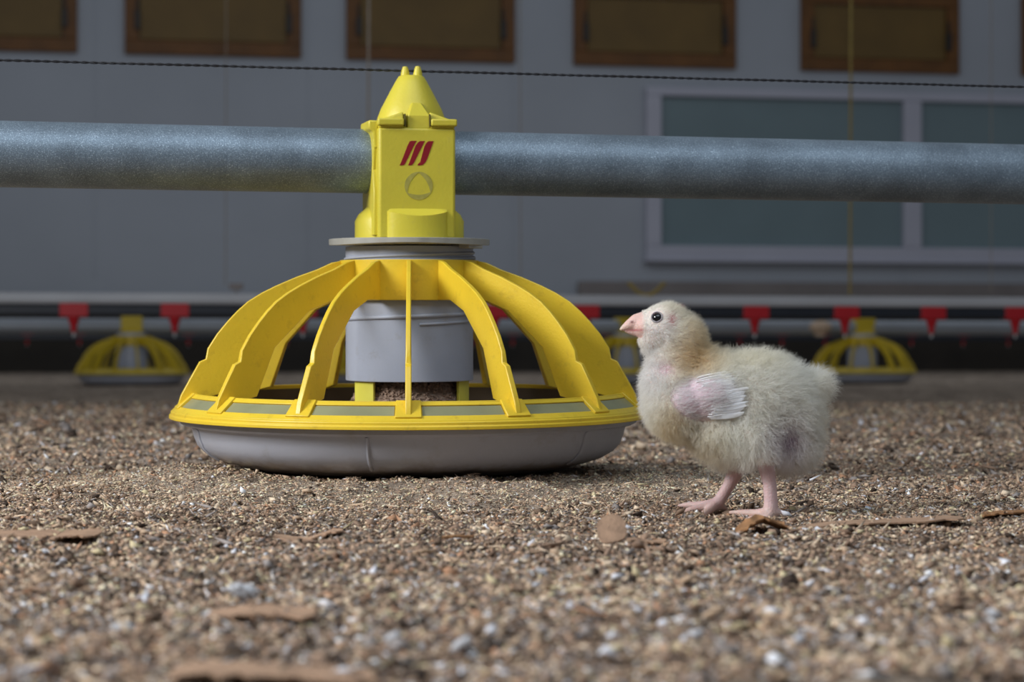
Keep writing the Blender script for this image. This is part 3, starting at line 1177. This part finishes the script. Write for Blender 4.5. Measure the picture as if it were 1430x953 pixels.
# beak: upper and lower halves
limb(b, [(899, 449, 0), (890, 450, 0), (882, 453, 0), (874, 456.5, 0), (867.5, 460, 0)], [.0058, .0050, .0037, .0023, .0011])
limb(b, [(902, 463, 0), (893, 464, 0), (884, 463.5, 0), (875, 463, 0)], [.0040, .0031, .0022, .0011])
tmp = b.build('chick_rough', M['skin'], None, smooth=0)
rm = tmp.modifiers.new('remesh', 'REMESH')
rm.mode = 'VOXEL'
rm.voxel_size = 0.00066
sm = tmp.modifiers.new('smooth', 'CORRECTIVE_SMOOTH') if False else tmp.modifiers.new('smooth', 'SMOOTH')
sm.factor = 0.5
sm.iterations = 7
dg = bpy.context.evaluated_depsgraph_get()
me = bpy.data.meshes.new_from_object(tmp.evaluated_get(dg))
bpy.data.objects.remove(tmp)
me.name = 'body'
for p in me.polygons: p.use_smooth = True
me.materials.clear()
me.materials.append(M['skin'])

nv = len(me.vertices)
co = np.empty(nv * 3)
me.vertices.foreach_get('co', co)
co = co.reshape(-1, 3)


def to_px(P):
    """chick space back to photograph pixels (inverse of cp)"""
    x, z = P[:, 0], P[:, 2]
    px = 715 + F * x / YC * 1.0
    py = 495 - (z - CAM.z) * F / YC
    return px, py


def blob(px, py, cx, cy, rx, ry):
    return np.exp(-(((px - cx) / rx) ** 2 + ((py - cy) / ry) ** 2))


def skin_col(P):
    px, py = to_px(P)
    base = np.tile(np.array(s2l((230, 218, 208))), (len(P), 1))

    def mixin(c, w):
        nonlocal base
        w = np.clip(w, 0, 1)[:, None]
        base = base * (1 - w) + np.array(s2l(c)) * w
    mixin((220, 184, 174), np.clip((900 - px) / 5, 0, 1) * (py < 472) * 1.0)
    mixin((232, 212, 192), blob(px, py, 865, 462, 9, 6))
    mixin((186, 116, 120), blob(px, py, 886, 461.5, 15, 1.6))
    mixin((120, 70, 70), blob(px, py, 882, 450, 2.6, 1.6) * 1.2)
    leg = (py > 648)
    mixin((212, 182, 182), leg * 1.0)
    mixin((224, 196, 196), leg * np.clip((px - 1066) / 20, 0, 1) * 0 + leg * blob(px, py, 1072, 690, 12, 30) * .35)
    mixin((206, 178, 160), leg * np.clip((py - 700) / 15, 0, 1) * .6)
    mixin((196, 150, 168), blob(px, py, 927, 515, 14, 10) * .8)
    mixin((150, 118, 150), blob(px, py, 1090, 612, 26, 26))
    mixin((200, 140, 140), blob(px, py, 937, 447, 6, 9))
    return base


ca = me.color_attributes.new('Col', 'FLOAT_COLOR', 'POINT')
cc = np.ones((nv, 4))
cc[:, :3] = skin_col(co)
ca.data.foreach_set('color', cc.ravel())

CO = Vector((0.160, YC, GZ))
me.transform(Matrix.Translation(-CO))
chick = bpy.data.objects.new('chick', me)
COL.objects.link(chick)
chick.location = CO
tag(chick, 'fluffy cream chick standing in profile facing the large yellow feeder', 'chick')

# surface lookup in world space
bm = bmesh.new()
bm.from_mesh(me)
bmesh.ops.triangulate(bm, faces=bm.faces)
bm.transform(Matrix.Translation(CO))
bvh = BVHTree.FromBMesh(bm)
tv = np.array([v.co[:] for v in bm.verts])
tf = np.array([[v.index for v in f.verts] for f in bm.faces])
bm.free()


def surf(px, py):
    """nearest skin point seen from the camera's side at a chick pixel"""
    p = cp(px, py)
    h = bvh.ray_cast(Vector((p.x, YC - .08, p.z)), Vector((0, 1, 0)))
    return h[0], h[1]


def child(o):
    o.parent = chick
    o.matrix_parent_inverse = Matrix.Translation(-CO)
    return o


# eye
ep, en_ = surf(915.5, 443.5)
m = MB()
m.ico(ep + en_ * (-.0019), .0034, 3)
child(m.build('eye', M['eye'], None, smooth=80))
m = MB()
ref = en_.orthogonal().normalized()
bb = en_.cross(ref)
pts = [ep + en_ * .0001 + (ref * math.cos(a) + bb * math.sin(a)) * .0034 for a in np.linspace(0, 2 * PI, 33)]
m.tube(pts, .00045, 8, caps=False)
child(m.build('eyelid', M['eyelid'], None, smooth=80))
# the other side's eye
h = bvh.ray_cast(Vector((ep.x, YC + .08, ep.z)), Vector((0, -1, 0)))
m = MB()
m.ico(h[0] - h[1] * .0010, .0033, 3)
child(m.build('eye', M['eye'], None, smooth=80))


def curves_obj(name, roots, dirs1, dirs2, length, colr, r0, m, npt=5):
    """down strands as real curves: root, direction at the root, direction at the tip"""
    n = len(roots)
    t = np.linspace(0, 1, npt)[None, :, None]
    P = roots[:, None, :] + (dirs1[:, None, :] * (t - 0.5 * t * t) + dirs2[:, None, :] * 0.5 * t * t) * length[:, None, None]
    P += (rng.normal(0, 1, (n, npt, 3)) * 0.06 * t) * length[:, None, None]
    hc = bpy.data.hair_curves.new(name)
    hc.add_curves([npt] * n)
    hc.points.foreach_set('position', (P - np.array(CO)).astype(np.float32).ravel())
    rad = np.tile(r0 * np.linspace(1, 0.15, npt), n).astype(np.float32)
    hc.points.foreach_set('radius', rad)
    a = hc.attributes.new('Col', 'FLOAT_COLOR', 'CURVE')
    c4 = np.ones((n, 4), np.float32)
    c4[:, :3] = colr
    a.data.foreach_set('color', c4.ravel())
    hc.materials.append(m)
    o = bpy.data.objects.new(name, hc)
    COL.objects.link(o)
    o.parent = chick
    return o


def norm(v):
    return v / (np.linalg.norm(v, axis=-1, keepdims=True) + 1e-12)


def sample(n):
    A, B, C = tv[tf[:, 0]], tv[tf[:, 1]], tv[tf[:, 2]]
    cr = np.cross(B - A, C - A)
    ar = np.linalg.norm(cr, axis=1)
    i = rng.choice(len(tf), n, p=ar / ar.sum())
    u, v = rng.random(n), rng.random(n)
    f = u + v > 1
    u[f], v[f] = 1 - u[f], 1 - v[f]
    P = A[i] + (B - A)[i] * u[:, None] + (C - A)[i] * v[:, None]
    return P, norm(cr[i])


P, Nn = sample(120000)
px, py = to_px(P)
side = P[:, 1] - YC
# where down grows
ok = ~((px < 896 + 3 * rng.random(len(P))) & (py > 436) & (py < 472))
ok &= py < 652 + 4 * rng.random(len(P))
eye_d = np.hypot(px - 915.5, (py - 443.5) * 1.05)
ok &= ~((eye_d < 9.5) & (np.abs(side) > .004))
thin = blob(px, py, 927, 515, 12, 9) * .5 + blob(px, py, 1092, 612, 22, 24) * .45 + blob(px, py, 936, 447, 5, 8) * .8
wingm = (((px - 982) / 50) ** 2 + ((py - 556) / 34) ** 2 < 1) & (side < 0)
ok &= ~(wingm & (((px - 982) / 44) ** 2 + ((py - 556) / 29) ** 2 < 1))
ok &= rng.random(len(P)) > thin
leg = (py > 636) & (np.abs(px - 1068) < 20) | (py > 648) & (np.abs(px - 1030) < 22)
ok &= ~leg
P, Nn, px, py, side = P[ok], Nn[ok], px[ok], py[ok], side[ok]
n = len(P)
# flow: back over the head and back, down over breast, belly and thighs
hd_ = 1 / (1 + np.exp((py - 490) / 14)) * (px < 1000)
down = np.clip((py - 560) / 70, 0, 1)
brs = blob(px, py, 915, 570, 40, 60)
fx = 0.75 * (1 - down) * (1 - brs) + 0.10
fz = -0.25 - 0.9 * down - 0.7 * brs
fx = fx * (1 - hd_) + hd_ * 0.8
fz = fz * (1 - hd_) + hd_ * (-0.45 + 0.3 * np.clip((470 - py) / 40, -1, 1))
tail = blob(px, py, 1138, 542, 26, 22)
fx = fx + tail * 0.9
fz = fz + tail * 0.3
flow = norm(np.stack([fx, 0 * fx, fz], -1))
jit = rng.normal(0, 1, (n, 3))
d1_ = norm(Nn * 1.1 + flow * 0.40 + jit * 0.30)
d2_ = norm(Nn * 0.75 + flow * 0.95 + jit * 0.55)
# tufting: strands lean together
cl = np.floor(P / 0.0028)
hsh = np.modf(np.sin(cl @ np.array([12.9898, 78.233, 37.719])) * 43758.5453)[0]
hs2 = np.modf(np.sin(cl @ np.array([39.346, 11.135, 83.155])) * 24634.6345)[0]
tuft = np.stack([hsh, hs2, np.modf(hsh * 7.13 + hs2 * 3.1)[0]], -1)
d2_ = norm(d2_ + tuft * 0.6)
L0 = .0062 + .0030 * np.clip((px - 950) / 60, 0, 1) + .0024 * down
L0 = L0 * (1 - hd_ * 0.25)
L0 = np.where((px < 925) & (py < 485), L0 * (0.45 + 0.4 * np.clip((430 - py) / 12, 0, 1)), L0)
L0 = L0 * (1 - .45 * np.exp(-(np.hypot(px - 915, py - 445) / 20) ** 2))
L0 = L0 * rng.uniform(.6, 1.15, n) * (1 + tail * .25)
L0 = np.where(thin[ok] > .25, L0 * .6, L0)
L0 = np.where((((px - 982) / 56) ** 2 + ((py - 556) / 40) ** 2 < 1) & (py > 545), L0 * .6, L0)


def down_col(px, py, n):
    c = np.tile(np.array((.965, .955, .90)), (n, 1))

    def mx(col, w):
        nonlocal c
        w = np.clip(w, 0, 1)[:, None]
        c = c * (1 - w) + np.array(col) * w
    mx((.84, .64, .32), blob(px, py, 966, 500, 32, 24) * .75)
    mx((.84, .70, .44), blob(px, py, 974, 466, 26, 30) * .6)
    mx((.80, .66, .38), blob(px, py, 935, 600, 22, 36) * .6)
    mx((.82, .72, .50), blob(px, py, 975, 632, 40, 30) * .6)
    mx((.82, .72, .52), blob(px, py, 950, 430, 30, 12) * .35)
    mx((.93, .93, .95), blob(px, py, 912, 520, 26, 40) * .7)
    mx((.90, .91, .95), blob(px, py, 915, 462, 20, 22) * .7)
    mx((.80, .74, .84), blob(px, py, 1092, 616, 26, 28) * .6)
    mx((.84, .78, .60), blob(px, py, 1050, 505, 60, 12) * .35)
    mx((.70, .62, .42), blob(px, py, 1150, 600, 14, 50) * .5)  # shade on the chick's rear edge, put into the down colour
    return np.clip(c * rng.uniform(.80, 1.10, n)[:, None], 0, .975)


dn = curves_obj('down', P, d1_, d2_, L0, down_col(px, py, n), .000085, M['down'])

# wing: a flattened lobe lying on the flank
WC = (982, 555)


def wing_pt(rho, a, lift=1.0):
    x = WC[0] + 53 * rho * math.cos(a)
    y = WC[1] - 37 * rho * math.sin(a) + 6 * rho * math.cos(a) * 0
    s, nn = surf(x, y)
    if s is None: s = cp(x, y, -.02)
    h = .0036 * max(0.0, 1 - rho ** 2) * lift + .0008 - .0020 * rho ** 6
    return s + Vector((0, -1, 0)) * h


wg = MB()
nr, na = 14, 48
vs = [wing_pt(0, 0)]
for i in range(1, nr + 1):
    for j in range(na):
        vs.append(wing_pt(i / nr, 2 * PI * j / na))
back = [v + Vector((0, .004, 0)) for v in vs]
o0 = len(vs)
fs = []
for off, flip in ((0, False), (o0, True)):
    for j in range(na):
        f = (off, off + 1 + j, off + 1 + (j + 1) % na)
        fs.append(f[::-1] if flip else f)
    for i in range(nr - 1):
        for j in range(na):
            a_, b_ = 1 + i * na, 1 + (i + 1) * na
            f = (off + a_ + j, off + b_ + j, off + b_ + (j + 1) % na, off + a_ + (j + 1) % na)
            fs.append(f[::-1] if flip else f)
for j in range(na):
    a_ = 1 + (nr - 1) * na
    fs.append((a_ + j, a_ + (j + 1) % na, o0 + a_ + (j + 1) % na, o0 + a_ + j))
wg.add(vs + back, fs)
wing = wg.build('wing', M['skin'], None, smooth=80)
wing.parent = chick
wing.matrix_parent_inverse = Matrix.Translation(-CO)
wme = wing.data
wc = np.array([v.co[:] for v in wme.vertices])
wpx, wpy = to_px(wc)
wcol = np.ones((len(wc), 4))
bs = np.tile(np.array(s2l((212, 188, 196))), (len(wc), 1))
k = blob(wpx, wpy, 1000, 590, 16, 8)[:, None]
bs = bs * (1 - k) + np.array(s2l((226, 200, 150))) * k
wcol[:, :3] = bs
a = wme.color_attributes.new('Col', 'FLOAT_COLOR', 'POINT')
a.data.foreach_set('color', wcol.ravel())

# wing quills: tapered blades
def blade(mb, p0, p1, w0, bow, lift0, lift1):
    a_, _ = surf(*p0)
    b_, _ = surf(*p1)
    a_ = (a_ if a_ else cp(*p0, -.02)) + Vector((0, -lift0, 0))
    b_ = (b_ if b_ else cp(*p1, -.02)) + Vector((0, -lift1, 0))
    d = (b_ - a_)
    s = Vector((0, -1, 0)).cross(d).normalized()
    n_ = d.cross(s).normalized()
    k = 9
    vs, fs = [], []
    for i in range(k):
        t = i / (k - 1)
        w_ = w0 * (0.35 + 0.65 * math.sin(min(1, t * 1.25) * PI / 2)) * (1 if t < .75 else math.cos((t - .75) / .25 * PI / 2 * .85))
        c_ = a_ + d * t + s * bow * math.sin(PI * t)
        hgt = .0005 * (1 - t * .6)
        vs += [c_ - s * w_, c_ - n_ * hgt - Vector((0, .0002, 0)), c_ + s * w_, c_ + n_ * hgt]
    for i in range(k - 1):
        for q in range(4):
            fs.append((i * 4 + q, (i + 1) * 4 + q, (i + 1) * 4 + (q + 1) % 4, i * 4 + (q + 1) % 4))
    fs += [(0, 1, 2, 3), tuple((k - 1) * 4 + q for q in (3, 2, 1, 0))]
    mb.add(vs, fs)


qm = MB()
random.seed(4)
for i in range(14):
    t = i / 13
    p0 = (972 + random.uniform(-5, 5), 527 + 40 * t)
    p1 = (1018 + 8 * math.sin(PI * min(1, t * 1.3)) + random.uniform(-3, 3) - t * 8, 519 + 36 * t)
    blade(qm, p0, p1, .00075, .0004, .0038, .0036)
for i in range(13):
    t = i / 12
    p0 = (988 + random.uniform(-5, 5), 566 + 18 * t)
    p1 = (1036 + random.uniform(-5, 4) - 4 * t, 556 + 22 * t)
    blade(qm, p0, p1, .0009, -.0004, .0040, .0042)
for i in range(7):
    t = i / 6
    blade(qm, (1008 + 2 * t, 546 + 16 * t), (1036 + random.uniform(-4, 4) - 2 * t, 541 + 16 * t), .0009, 0, .0040, .0038)
q = qm.build('wing_feathers', M['quill'], None, smooth=60)
q.parent = wing
q['label'] = 'white sprouting wing quills'

# short flat down on the wing
wn = 6000
ang = rng.random(wn) * 2 * PI
rho = np.sqrt(rng.random(wn)) * .98
WP = np.empty((wn, 3))
for i in range(wn):
    WP[i] = wing_pt(rho[i], ang[i])[:]
wpx, wpy = to_px(WP)
keep = rng.random(wn) < np.clip(.55 + .5 * np.clip((wpx - 985) / 30, -1, 1) + .7 * (rho > .7), .25, 1)
WP, wpx, wpy = WP[keep], wpx[keep], wpy[keep]
n = len(WP)
jit = rng.normal(0, 1, (n, 3))
fl = norm(np.stack([np.ones(n), -0.25 * np.ones(n), np.clip((wpy - 535) / 60, -.5, .5) * .4 + .12], -1))
curves_obj('wing_down', WP, norm(fl + jit * .1 + np.array([0, -.35, 0])), norm(fl + jit * .22), rng.uniform(.003, .0055, n), np.tile((.92, .91, .91), (n, 1)) * rng.uniform(.8, 1.05, n)[:, None], .00008, M['down'])


# ------------------------------------------------------------------ larger shavings lying on the bed
def gy(py):
    """distance at which the bed is seen on a pixel row"""
    return (CAM.z - GZ) * F / (py - 495)


def shaving(px0, py0, px1, py1, width, Y, m, label, curl=.004, grp=None, cat='wood shaving', thick=.0009, name='wood_shaving', lift=.0038, tilt=0.0):
    A_, B_ = at(px0, py0, gy(py0)), at(px1, py1, gy(py1))
    width = width * 1.7 if not tilt else width * 1.2
    x0, x1 = A_.x, B_.x
    n, k = 14, 6
    rnd = random.Random(int(px0 * 7 + py0))
    jag = [rnd.uniform(.72, 1.1) for _ in range(n + 1)]
    jag[0], jag[-1] = .55, .5
    if tilt: jag = [.3 + .7 * math.sqrt(max(0, 1 - (1.98 * (i / n - .5)) ** 2)) for i in range(n + 1)]
    vs, fs = [], []
    off = [rnd.uniform(-.1, .1) * (not tilt) for _ in range(n + 1)]
    for i in range(n + 1):
        t = i / n
        x = x0 + (x1 - x0) * t
        y = A_.y + (B_.y - A_.y) * t
        for j in range(k + 1):
            u = j / k - .5
            yy = y + width * (u * jag[i] + off[i])
            z = (float(zground(x, y, False)) if not tilt else GZ) + lift + curl * (2 * u) ** 2 * .5 + curl * .5 * math.sin(t * 5 + px0) + tilt * u * jag[i]
            vs.append((x, yy, z))
    m0 = len(vs)
    vs += [(x, y, z - thick) for (x, y, z) in vs]
    for i in range(n):
        for j in range(k):
            a_ = i * (k + 1) + j
            fs.append((a_, a_ + 1, a_ + k + 2, a_ + k + 1))
            fs.append((m0 + a_, m0 + a_ + k + 1, m0 + a_ + k + 2, m0 + a_ + 1))
    edge = [j for j in range(k + 1)] + [i * (k + 1) + k for i in range(1, n + 1)] + [n * (k + 1) + j for j in range(k - 1, -1, -1)] + [i * (k + 1) for i in range(n - 1, 0, -1)]
    for q in range(len(edge)):
        a_, b_ = edge[q], edge[(q + 1) % len(edge)]
        fs.append((a_, b_, m0 + b_, m0 + a_))
    s_ = MB()
    s_.add(vs, fs)
    o = s_.build(name, m, None, smooth=50, origin=((x0 + x1) / 2, A_.y, vs[m0 // 2][2]))
    tag(o, label, cat, grp)
    return o


G = 'large wood shavings on the litter'
shaving(1030, 745, 1098, 740, .020, .612, M['wood_dark'], 'curled orange brown wood shaving just in front of the chick\'s near foot', .006, G, lift=.004)
shaving(1128, 738, 1345, 732, .018, .630, M['wood'], 'long flat tan wood strip to the right of the chick\'s feet', .001, G)
shaving(1372, 728, 1460, 724, .010, .648, M['wood_dark'], 'short brown wood strip at the right edge beside the long tan strip', .002, G, lift=.003)
shaving(834, 756, 874, 754, .026, .590, M['wood'], 'small round tan wood chip between the feeder pan and the chick\'s feet', .001, G, lift=.0060, tilt=.0125)
shaving(875, 757, 930, 755, .010, .590, M['wood'], 'narrow tan sliver right of the small round wood chip', .001, G)
shaving(-20, 757, 78, 757, .026, .583, M['wood'], 'tan wood strip cut by the photo\'s left edge', .001, G)
shaving(80, 760, 138, 760, .034, .582, M['wood'], 'tan wood strip just right of the one cut by the left edge', .001, G)
shaving(385, 752, 478, 756, .014, .585, M['wood'], 'narrow tan sliver in front of the left half of the feeder pan', .001, G)
shaving(615, 755, 662, 750, .006, .590, M['wood_dark'], 'dark brown sliver in front of the feeder pan\'s right half', .001, G)
shaving(290, 862, 440, 868, .020, .415, M['wood'], 'blurred flat tan shaving in the left foreground below the pale husk', .001, G)


shaving(240, 957, 520, 958, .018, .3, M['wood'], 'blurred tan shaving along the photo\'s bottom edge left of centre', .001, G)


def husk(px, py, Y, r, label):
    p = at(px, py, gy(py))
    r *= 1.1
    z = float(zground(p.x, p.y)) + r * .75 + .0012
    m_ = MB()
    m_.ico((p.x, p.y, z), (r * 1.25, r * .9, r * .6), 3, Matrix.Rotation(random.uniform(-.6, .6), 3, 'Y'))
    v = [Vector(q) for q in m_.v]
    c_ = Vector((p.x, p.y, z))
    m_.v = [tuple(c_ + (q - c_) * (1 + .18 * math.sin(q.x * 1900 + q.z * 2300) + .12 * math.cos(q.y * 2100))) for q in v]
    o = m_.build('pale_husk', M['husk'], None, smooth=60, origin=(p.x, p.y, z))
    tag(o, label, 'husk', 'large pale husks in the foreground litter')


husk(340, 838, 0, .0046, 'largest pale husk, left foreground in front of the feeder pan')
husk(294, 856, 0, .0026, 'pale husk touching distance below and left of the largest husk')
husk(172, 886, 0, .0026, 'pale husk nearest the photo\'s lower left corner')
husk(757, 812, 0, .0021, 'small pale husk in front of the gap between feeder pan and chick')
husk(548, 910, 0, .0022, 'pale husk at the bottom edge, left one of the bottom pair')
husk(645, 915, 0, .0028, 'pale husk at the bottom edge, right one of the bottom pair')
husk(967, 895, 0, .0028, 'pale husk in the right foreground straight below the chick\'s wing')
husk(1388, 868, 0, .0024, 'pale husk nearest the photo\'s lower right corner')

# ------------------------------------------------------------------ light
W = bpy.data.worlds.new('world')
scene.world = W
W.use_nodes = True
bg = W.node_tree.nodes['Background']
bg.inputs['Color'].default_value = (0.80, 0.88, 1.0, 1)
bg.inputs['Strength'].default_value = 0.13


def area(name, loc, target, size, size_y, power, color):
    l = bpy.data.lights.new(name, 'AREA')
    l.shape = 'RECTANGLE'
    l.size, l.size_y = size, size_y
    l.energy = power
    l.color = color
    o = bpy.data.objects.new(name, l)
    COL.objects.link(o)
    o.location = loc
    o.rotation_euler = (Vector(target) - Vector(loc)).to_track_quat('-Z', 'Y').to_euler()
    return o


area('window_light', (-2.05, 0.55, 1.25), (0.0, 1.60, 0.1), 1.1, 0.8, 66, (0.985, 0.985, 0.985))
area('wall_fill', (0.0, 8.3, 2.9), (0.0, 9.4, 0.0), 7.0, 2.0, 38, (0.82, 0.90, 1.0))  # added fill lamp out of view, brightens the back wall

area('roof_light', (0.2, 0.3, 2.1), (0.0, 1.55, 0.1), 2.4, 1.4, 27, (0.80, 0.90, 1.0))

# ------------------------------------------------------------------ colour management
vs_ = scene.view_settings
scene.display_settings.display_device = 'sRGB'
vs_.view_transform = 'Standard'
vs_.look = 'None'
vs_.exposure = 0.0
vs_.gamma = 1.0
vs_.use_curve_mapping = False
scene.cycles.use_denoising = True
scene.cycles.max_bounces = 16
scene.cycles.diffuse_bounces = 12
scene.cycles.transmission_bounces = 12
scene.cycles.glossy_bounces = 4
scene.cycles.transparent_max_bounces = 8
